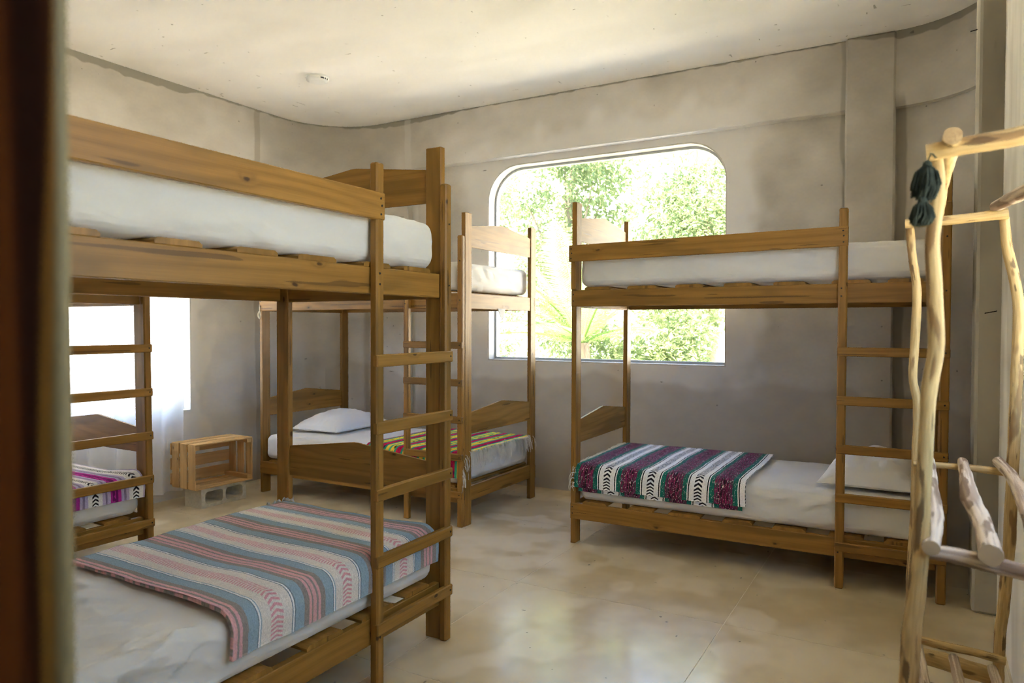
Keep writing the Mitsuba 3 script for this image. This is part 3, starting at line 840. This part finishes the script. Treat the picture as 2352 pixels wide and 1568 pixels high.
# ---------------------------------------------------------------- crate on a concrete block
blk0, blk1 = np.array([-4.585, 3.415]), np.array([-4.585, 3.799])
B = dict(L=0.40, W=0.19, H=0.145)
Mblk = frame(-4.585, 3.412, 0, 90.0)                              # local x along +Y, local y towards -X
holes = []
prof = sbox(0, 0, B['L'], B['H'])
for xa in (0.032, 0.212):
    h = sbox(xa + .028, 0.026 + .028, xa + 0.156 - .028, 0.118 - .028).buffer(0.028)
    prof = prof.difference(h)
bm = extrude(prof, B['W'], basis((0, 0, 0), (1, 0, 0), (0, 0, 1), (0, -1, 0)))
bm.apply_translation((0, B['W'], 0))
bm = bm.subdivide_to_size(0.02)
bm.merge_vertices()
nv_ = bm.vertex_normals
bm.vertices = bm.vertices + nv_ * (0.0025 * (meshkit.fbm(bm.vertices * 40, 2, 3) - 0.6))[:, None]
bm.vertices[:, 2] = np.maximum(bm.vertices[:, 2], 0.0)
add('concrete_block', moved(bm, Mblk), 'block_concrete', smooth=35, label='hollow grey concrete block lying under the wooden crate', cat='block')

cr = thing('wooden_crate', 'pale wooden slatted crate lying on its side on a concrete block', 'crate')
CL, CH, CD = 0.50, 0.335, 0.30                                    # length along x, height, depth (open towards local -y)
Mcr = frame(-4.565, 3.345, B['H'] + .0015, 87.0)
rng = np.random.default_rng(5)


def cslat(a, c, axis, name='slat'):
    m, uv = grain_uv(cbox(np.array(a) + rng.uniform(-.002, .002, 3) * [1, 1, 0], c, 0.0025), axis, rng)
    add(name, moved(m, Mcr), 'crate_wood', cr, uv=uv)


th = 0.011
for k in range(3):
    y0 = 0.004 + k * 0.100
    w = 0.082
    cslat((th, y0, 0), (CL - th, y0 + w, th), 0)                    # lower side
    cslat((th, y0, CH - th), (CL - th, y0 + w, CH), 0)             # upper side
    cslat((0, y0, 0.001), (th, y0 + w, CH - .001), 2)             # left end
    cslat((CL - th, y0, 0.001), (CL, y0 + w, CH - .001), 2)       # right end
for k in range(3):
    z0 = 0.012 + k * 0.112
    cslat((0, CD - .002, z0), (CL, CD + th, z0 + 0.086), 0)       # the crate's bottom, now at the back
for x0 in (th + .001, CL - th - 0.036):
    for z0 in (th + .0005, CH - th - 0.0305):
        m = hull([(x0 + a, y, z0 + b) for a, b in ((0, 0), (0.035, 0), (0, 0.03), (0.035, 0.03)) for y in (0.012, CD - .004)])
        m, uv = grain_uv(m, 1, rng)
        add('corner_batten', moved(m, Mcr), 'crate_wood', cr, uv=uv)

# ---------------------------------------------------------------- ceiling detector, switch, nails
det = thing('smoke_detector', 'small round white detector on the ceiling', 'smoke detector')
dx, dy = -3.995, 4.005
add('base', moved(trimesh.creation.revolve(np.array([(0, 0), (.086, 0), (.089, .004), (.089, .012), (0, .012)])[::-1], sections=48), frame(dx, dy, ZC - .0125)), 'plastic', det, smooth=40)
add('cover', moved(trimesh.creation.revolve(np.array([(0, 0), (.060, 0), (.064, .004), (.074, .005), (.083, .012), (.086, .026), (0, .026)]), sections=48), frame(dx, dy, ZC - .038)), 'plastic', det, smooth=40)
vents = []
for a in (-26, -20, -14, -2, 12):
    vents.append(moved(cbox((.082, -.004, 0), (.0875, .004, .011), .001), frame(dx, dy, ZC - .030, a)))
add('vent', trimesh.util.concatenate(vents), 'plastic_dark', det)

sw = thing('light_switch', 'grey wall switch plate behind the stick rack', 'switch')
sy, sz = 3.55, 0.585
add('plate', cbox((XR - .010, sy - .038, sz - .058), (XR, sy + .038, sz + .058), .003), 'switch_grey', sw)
add('rocker', cbox((XR - .014, sy - .014, sz - .034), (XR - .009, sy + .014, sz + .034), .002), 'plastic', sw)
for i, (a, b) in enumerate((((0.292, 3.991, 1.42), (0.245, 3.955, 1.41)), ((0.214, 4.2, 2.80), (0.182, 4.185, 2.79)))):
    tn, _ = tube([a, (np.array(a) + b) / 2, b], 0.0025, 6)
    add('nail', tn, 'screw', smooth=40, label=('black nail sticking out of the column beside the stick rack', 'black nail high on the edge of the column beside the curved corner')[i], cat='nail')

# ---------------------------------------------------------------- driftwood clothes rack
rk = thing('clothes_rack', 'clothes rack made of pale crooked driftwood sticks', 'clothes rack')
YR, YN = 2.60, 1.625


def stick(name, pix, rad, bsdf='driftwood', seed=1, rough=0.14, knots=()):
    pts = [px(a, b, c) for a, b, c in pix]
    path = catmull(pts, 10)
    s = np.linspace(0, 1, len(path))
    R = np.interp(s, np.linspace(0, 1, len(rad)), rad) if np.ndim(rad) else np.full(len(path), rad)
    for at, k in knots:
        R = R * (1 + k * np.exp(-((s - at) / 0.02) ** 2))
    m, uv = tube(path, R, 14, rough, seed)
    uv[:, 0] += np.where(uv[:, 0] < 40, seed * 1.7, 0)
    return add(name, m, bsdf, rk, smooth=True, uv=uv)


def foot(p, Y):
    q = px(*p, Y)
    return q


def stick_w(name, pts, rad, bsdf='driftwood', seed=1, rough=0.14):
    path = catmull(pts, 10)
    s = np.linspace(0, 1, len(path))
    m, uv = tube(path, np.interp(s, np.linspace(0, 1, len(np.atleast_1d(rad))), np.atleast_1d(rad)), 14, rough, seed)
    uv[:, 0] += np.where(uv[:, 0] < 40, seed * 1.7, 0)
    return add(name, m, bsdf, rk, smooth=True, uv=uv)


P = lambda x, y, Y: px(x, y, Y)
# near left leg, down to the floor
pts = [P(*q, YN) for q in ((2150, 345), (2155, 430), (2142, 560), (2146, 660), (2150, 790), (2134, 900), (2126, 1020), (2120, 1150), (2113, 1280), (2100, 1400), (2090, 1520))]
pts.append(np.array([pts[-1][0] - .02, YN, 0.012]))
stick_w('leg', pts, (0.011, 0.0125, 0.014, 0.0145, 0.0135, 0.0145, 0.0165, 0.018, 0.018), seed=2, rough=0.10)
# near right leg, outside the frame
stick_w('leg', [(0.235, YN - .02, 1.70), (0.225, YN, 1.2), (0.24, YN, 0.6), (0.23, YN - .01, 0.012)], (0.014, 0.017, 0.018), seed=3)
# rear legs
pts = [P(*q, YR) for q in ((2090, 525), (2097, 600), (2106, 668), (2103, 760), (2097, 860), (2107, 930), (2104, 1050), (2100, 1200), (2092, 1330), (2096, 1450))]
pts.append(np.array([pts[-1][0], YR, 0.012]))
stick_w('leg', pts, (0.0125, 0.012, 0.014, 0.0125, 0.0125, 0.013, 0.0135, 0.014), seed=4, rough=0.18)
pts = [P(*q, YR) for q in ((2306, 500), (2314, 570), (2330, 640), (2340, 710), (2336, 830), (2331, 960), (2325, 1100), (2318, 1250), (2304, 1400), (2296, 1480))]
pts.append(np.array([pts[-1][0] - .012, YR, 0.012]))
stick_w('leg', pts, (0.0135, 0.015, 0.0155, 0.016, 0.0165, 0.016, 0.015), seed=5, rough=0.12)
# cross bars
stick_w('cross_bar', [P(2128, 352, YN - .015), P(2200, 337, YN - .018), P(2290, 322, YN - .02), P(2400, 300, YN - .02)], (0.016, 0.017, 0.018), seed=6, rough=0.1)
stick_w('cross_bar', [P(2079, 513, YR - .02), P(2150, 508, YR - .02), P(2230, 500, YR - .02), P(2316, 490, YR - .02)], (0.0145, 0.015, 0.0145, 0.0165), seed=7, rough=0.1)
stick_w('cross_bar', [P(2132, 1265, YN + .02), P(2200, 1277, YN + .02), P(2290, 1300, YN + .02), P(2400, 1326, YN + .02)], (0.015, 0.0165, 0.015), 'grey_driftwood', seed=8)
stick_w('cross_bar', [P(2098, 1064, YR - .02), P(2180, 1070, YR - .02), P(2250, 1077, YR - .02), P(2318, 1086, YR - .02)], (0.0085, 0.010, 0.0115), seed=9)
stick_w('cross_bar', [P(2090, 1462, YR - .02), P(2170, 1483, YR - .02), P(2240, 1498, YR - .02), P(2310, 1518, YR - .02)], (0.0125, 0.013, 0.012, 0.0125), seed=10)
stick_w('base_log', [P(2068, 1490, YR + .05), P(2130, 1508, YR + .05), P(2210, 1532, YR + .05), P(2305, 1560, YR + .05)], (0.022, 0.026, 0.028, 0.024), seed=11, rough=0.2)
# top rails, shelf slats
stick_w('top_rail', [P(2188, 312, YN - .06), P(2176, 372, YN + .25), P(2164, 430, YN + .6), P(2156, 492, YR + .02)], (0.0165, 0.0155, 0.014), seed=12)
stick_w('top_rail', [P(2284, 476, YR - .02), P(2310, 462, YR - .06), P(2345, 445, YR - .2), (0.285, YN + .25, 1.69), (0.255, YN - .05, 1.73)], (0.0165, 0.019, 0.018), 'grey_driftwood', seed=13)
stick_w('shelf_stick', [P(2138, 1258, YN - .03), P(2146, 1190, YN + .2), P(2141, 1130, YN + .45), P(2136, 1058, YR)], (0.0155, 0.018, 0.016, 0.014), 'grey_driftwood', seed=14, rough=0.2)
stick_w('shelf_stick', [P(2276, 1275, YN - .03), P(2258, 1205, YN + .22), P(2228, 1140, YN + .50), P(2218, 1090, YN + .8), P(2210, 1060, YR - .01)], (0.021, 0.018, 0.022, 0.016, 0.014), 'grey_driftwood', seed=15, rough=0.22)
stick_w('shelf_stick', [P(2292, 1060, YR), P(2322, 1092, YN + .8), P(2352, 1150, YN + .5), P(2400, 1290, YN)], (0.0155, 0.017, 0.018), 'grey_driftwood', seed=16, rough=0.15)
for k, (xa, ya, xb, yb_) in enumerate(((2110, 1468, 2090, 1620), (2190, 1490, 2216, 1600), (2280, 1515, 2300, 1660))):
    q0 = P(xa, ya + 20, YR - .01)
    q1 = np.array([0.02 + 0.085 * k + .02, YN, q0[2] - .02])
    stick_w('shelf_stick', [q0, q0 * .66 + q1 * .34 + [.004, 0, .006], q0 * .3 + q1 * .7 + [-.006, 0, 0], q1], (0.014, 0.016, 0.017, 0.018), 'grey_driftwood', seed=17 + k, rough=0.15)
stick_w('cross_bar', [(-0.03, YN + .02, 0.31), (0.1, YN + .02, 0.315), (0.27, YN + .02, 0.31)], (0.015, 0.016, 0.015), 'grey_driftwood', seed=20)

# two dark yarn tassels tied to the rack
for k, (cx, cy, hgt, lab) in enumerate(((2124, 412, 0.078, 'dark green yarn tassel tied to the stick rack, the upper one'), (2117, 482, 0.050, 'dark green yarn tassel hanging lowest on the stick rack'))):
    tk = thing('tassel', lab, 'tassel', 'yarn tassels on the stick rack')
    rng = np.random.default_rng(40 + k)
    topp = P(cx + (6 if k == 0 else 2), cy - (34 if k == 0 else 20), YN - .04 - .035 * k)
    ms = []
    for _ in range(150):
        a = rng.uniform(0, 6.28)
        rad = 0.025 * math.sqrt(rng.uniform(.05, 1)) * (1.0 if k == 0 else .8) * rng.uniform(.8, 1.15)
        o = np.array([math.cos(a), math.sin(a), 0])
        h = hgt * rng.uniform(.75, 1.05) * (1 - 0.25 * rad / 0.028)
        ms.append(tube([topp + o * .003, topp + o * rad * .75 + [0, 0, -h * .3], topp + o * rad + [0, 0, -h * .75], topp + o * rad * .9 + [-.004, 0, -h]], 0.0017, 4)[0])
    add('yarn', trimesh.util.concatenate(ms), 'tassel_yarn', tk, smooth=True, kind='stuff')
    kn = trimesh.creation.icosphere(2, 0.008)
    kn.apply_translation(topp)
    add('knot', kn, 'tassel_yarn', tk, smooth=True)
    st, _ = tube(catmull([topp, topp + [0.006, 0, 0.02], P(2150, 362, YN - .025) if k == 0 else topp + [.004, .004, .03]], 5), 0.0013, 6)
    add('string', st, 'tassel_yarn', tk, smooth=True)

# ---------------------------------------------------------------- outdoors
add('ground', plainbox((-45, -30, -0.5), (30, 45, -0.16)), 'soil', kind='structure', label='pale ground outside')


def leaf_cloud(centres, radii, n, size, seed):
    rng = np.random.default_rng(seed)
    w = np.array([r[0] * r[1] + r[2] * r[0] for r in radii])
    idx = rng.choice(len(centres), n, p=w / w.sum())
    d = rng.normal(size=(n, 3))
    d /= np.linalg.norm(d, axis=1, keepdims=True)
    pos = np.asarray(centres)[idx] + d * np.asarray(radii)[idx] * (rng.uniform(0.55, 1.05, n) ** 0.6)[:, None]
    ax = rng.normal(size=(n, 3)) * [1, 1, .6] + d * 0.8 + [0, 0, -.25]
    ax /= np.linalg.norm(ax, axis=1, keepdims=True)
    up = rng.normal(size=(n, 3)) * .5 + [0, 0, 1]
    b = np.cross(ax, up)
    b /= np.linalg.norm(b, axis=1, keepdims=True)
    nn = np.cross(b, ax)
    s = size * rng.uniform(0.6, 1.3, n)[:, None]
    A, C = pos, pos + ax * s * 1.0 - nn * s * .12
    L_, R_ = pos + ax * s * .45 + b * s * .24 + nn * s * .06, pos + ax * s * .45 - b * s * .24 + nn * s * .06
    V = np.stack([A, L_, C, R_], 1).reshape(-1, 3)
    k = np.arange(n)[:, None] * 4
    return trimesh.Trimesh(V, np.vstack([k + [0, 1, 2], k + [0, 2, 3]]), process=False)


def tree(name, label, x, y, h, r, seed, n=9000, size=0.10, cat='tree', trunk=True):
    rng = np.random.default_rng(seed)
    t = thing(name, label, cat, 'trees and bushes outside the windows')
    g = -0.16
    cs, rs = [], []
    for _ in range(14):
        a = rng.uniform(0, 6.28)
        q = rng.uniform(0, 1) ** .5 * r * .75
        z = g + h * rng.uniform(0.12, 0.88)
        cs.append((x + q * math.cos(a), y + q * math.sin(a), z))
        k = r * rng.uniform(.35, .6)
        rs.append((k, k, k * rng.uniform(.7, 1.1)))
    add('foliage', leaf_cloud(cs, rs, n, size, seed), 'leaf', t, kind='stuff')
    if trunk:
        m, _ = tube(catmull([(x, y, g), (x + .08, y, g + h * .3), (x - .05, y + .1, g + h * .55), (x + .1, y, g + h * .8)], 5), np.linspace(.10, .03, 16), 9)
        add('trunk', m, 'bark', t, smooth=True)
        for c in cs[:7]:
            p0 = np.array([x, y, g + h * .3])
            m, _ = tube(catmull([p0, (p0 + c) / 2 + [0, 0, .1], c], 4), np.linspace(.035, .01, 9), 6)
            add('branch', m, 'bark', t, smooth=True)
    return t


spec = [(-2.75, 10.6, 5.4, 1.15, 'leafy tree seen at the right edge of the big window', 1), (-5.15, 10.9, 5.8, 1.15, 'leafy tree behind the palm fronds in the big window', 2),
        (-7.5, 11.2, 5.6, 1.1, 'leafy tree seen through the left part of the big window', 3), (-3.9, 13.9, 6.8, 1.25, 'taller tree standing behind, right of the palm in the big window', 5),
        (-6.5, 14.1, 7.2, 1.25, 'taller tree standing behind, in the upper left of the big window', 6)]
for x, y, h, r, lab, s in spec:
    tree('tree', lab, x, y, h, r, s, 11000)
for x, y, h, r, lab, s in ((-2.6, 8.3, 1.7, .6, 'low leafy bush at the lower right of the big window', 21), (-4.05, 9.0, 1.8, .65, 'low leafy bush at the lower middle of the big window', 22),
                           (-5.9, 9.0, 1.8, .65, 'low leafy bush at the lower left of the big window', 23)):
    tree('bush', lab, x, y, h, r, s, 5000, .09, 'bush', False)
for x, y, h, r, lab, s in ((-8.6, 2.2, 4.2, 1.4, 'leafy tree outside the curtained window', 33), (-8.9, 5.2, 4.0, 1.3, 'leafy tree beyond the curtained window, farther back', 34)):
    tree('tree', lab, x, y, h, r, s, 5000, .12)


# wooded hillside that closes the view
hn, hm = 40, 16
hx, hs = np.meshgrid(np.linspace(-40, 18, hn), np.linspace(0, 1, hm), indexing='ij')
hy = 16.5 + hs * 16 + 0.8 * np.sin(hx * .5)
hz = -0.3 + 13 * hs ** .85 + meshkit.fbm(np.c_[hx.ravel() * .3, hs.ravel() * 5, np.zeros(hx.size)], 3).reshape(hx.shape) * 1.5 * (hs > 0)
hv = np.stack([hx, hy, hz], -1).reshape(-1, 3)
add('hill', trimesh.Trimesh(hv, grid_mesh(None, hn, hm), process=False), 'soil', smooth=True, kind='structure', label='wooded slope closing the view outside the big window')
rng = np.random.default_rng(77)
hc = hv[rng.choice(np.flatnonzero(hv[:, 1] > 19.4), 420)] + rng.normal(0, .5, (420, 3)) + [0, -.3, .5]
add('hillside_foliage', leaf_cloud(hc, [(1.1, 1.1, .9)] * 420, 42000, 0.24, 78), 'leaf', kind='stuff', label='dense leafy growth covering the slope behind the trees', cat='foliage')


hd = thing('hedge', 'tall leafy screen added out of view outside the right window to block low sky light', 'hedge')  # leaf screen added out of view, dims sky light on the front bed
hcs = [(3.6 + rng.uniform(-.2, .2), yq, zq) for yq in np.arange(-2.5, 6.6, .55) for zq in (.3, 1.0, 1.7, 2.4, 3.1, 3.8)]
add('foliage', leaf_cloud(hcs, [(.5, .55, .5)] * len(hcs), 18000, .13, 90), 'leaf', hd, kind='stuff')


def palm(x, y, zc, fr, seed, label):
    rng = np.random.default_rng(seed)
    t = thing('palm', label, 'palm')
    m, _ = tube(catmull([(x, y, -.16), (x + .03, y, zc * .4), (x, y, zc)], 6), np.linspace(.11, .08, 13), 10)
    add('trunk', m, 'bark', t, smooth=True)
    for az, el, ln in fr:
        a = math.radians(az)
        n = 34
        s = np.linspace(0, 1, n)
        hx = ln * (s * math.cos(math.radians(el)) + 0.12 * s * s)
        hz = ln * (s * math.sin(math.radians(el)) - 0.38 * s * s * math.cos(math.radians(el)))
        rib = np.c_[x + hx * math.cos(a), y + hx * math.sin(a), zc + hz]
        tt = np.gradient(rib, axis=0)
        tt /= np.linalg.norm(tt, axis=1, keepdims=True)
        side = np.cross(tt, [0, 0, 1.0])
        side /= np.linalg.norm(side, axis=1, keepdims=True)
        V, F = [], []
        for i in range(2, n):
            for sg in (-1, 1):
                for f in (0, .5):
                    c = rib[i] * (1 - f) + rib[i - 1] * f
                    l = ln * 0.30 * math.sin(math.pi * min(0.12 + s[i] * .86, 1)) * rng.uniform(.85, 1.1)
                    tip = c + (side[i] * sg * .8 + tt[i] * .55) * l + [0, 0, -.25 * l]
                    w = tt[i] * 0.0065 * ln
                    k = len(V)
                    md = (c + tip) / 2 + [0, 0, .06 * l]
                    V += [c - w * .4, c + w * .4, md + w, md - w, tip]
                    F += [[k, k + 1, k + 2], [k, k + 2, k + 3], [k + 3, k + 2, k + 4]]
        add('frond', trimesh.Trimesh(np.array(V), np.array(F), process=False), 'palm_leaf', t)
        rm, _ = tube(rib, np.linspace(.018, .004, n), 6)
        add('frond_rib', rm, 'palm_leaf', t, smooth=True)


palm(-3.42, 7.6, 1.15, [(196, 66, 1.5), (172, 52, 1.7), (215, 44, 1.5), (150, 76, 1.7), (160, 28, 1.6), (205, 20, 1.5), (20, 50, 1.5), (330, 60, 1.4), (90, 70, 1.6), (265, 30, 1.2), (60, 25, 1.4)], 3, 'palm with long bright fronds right outside the big window')
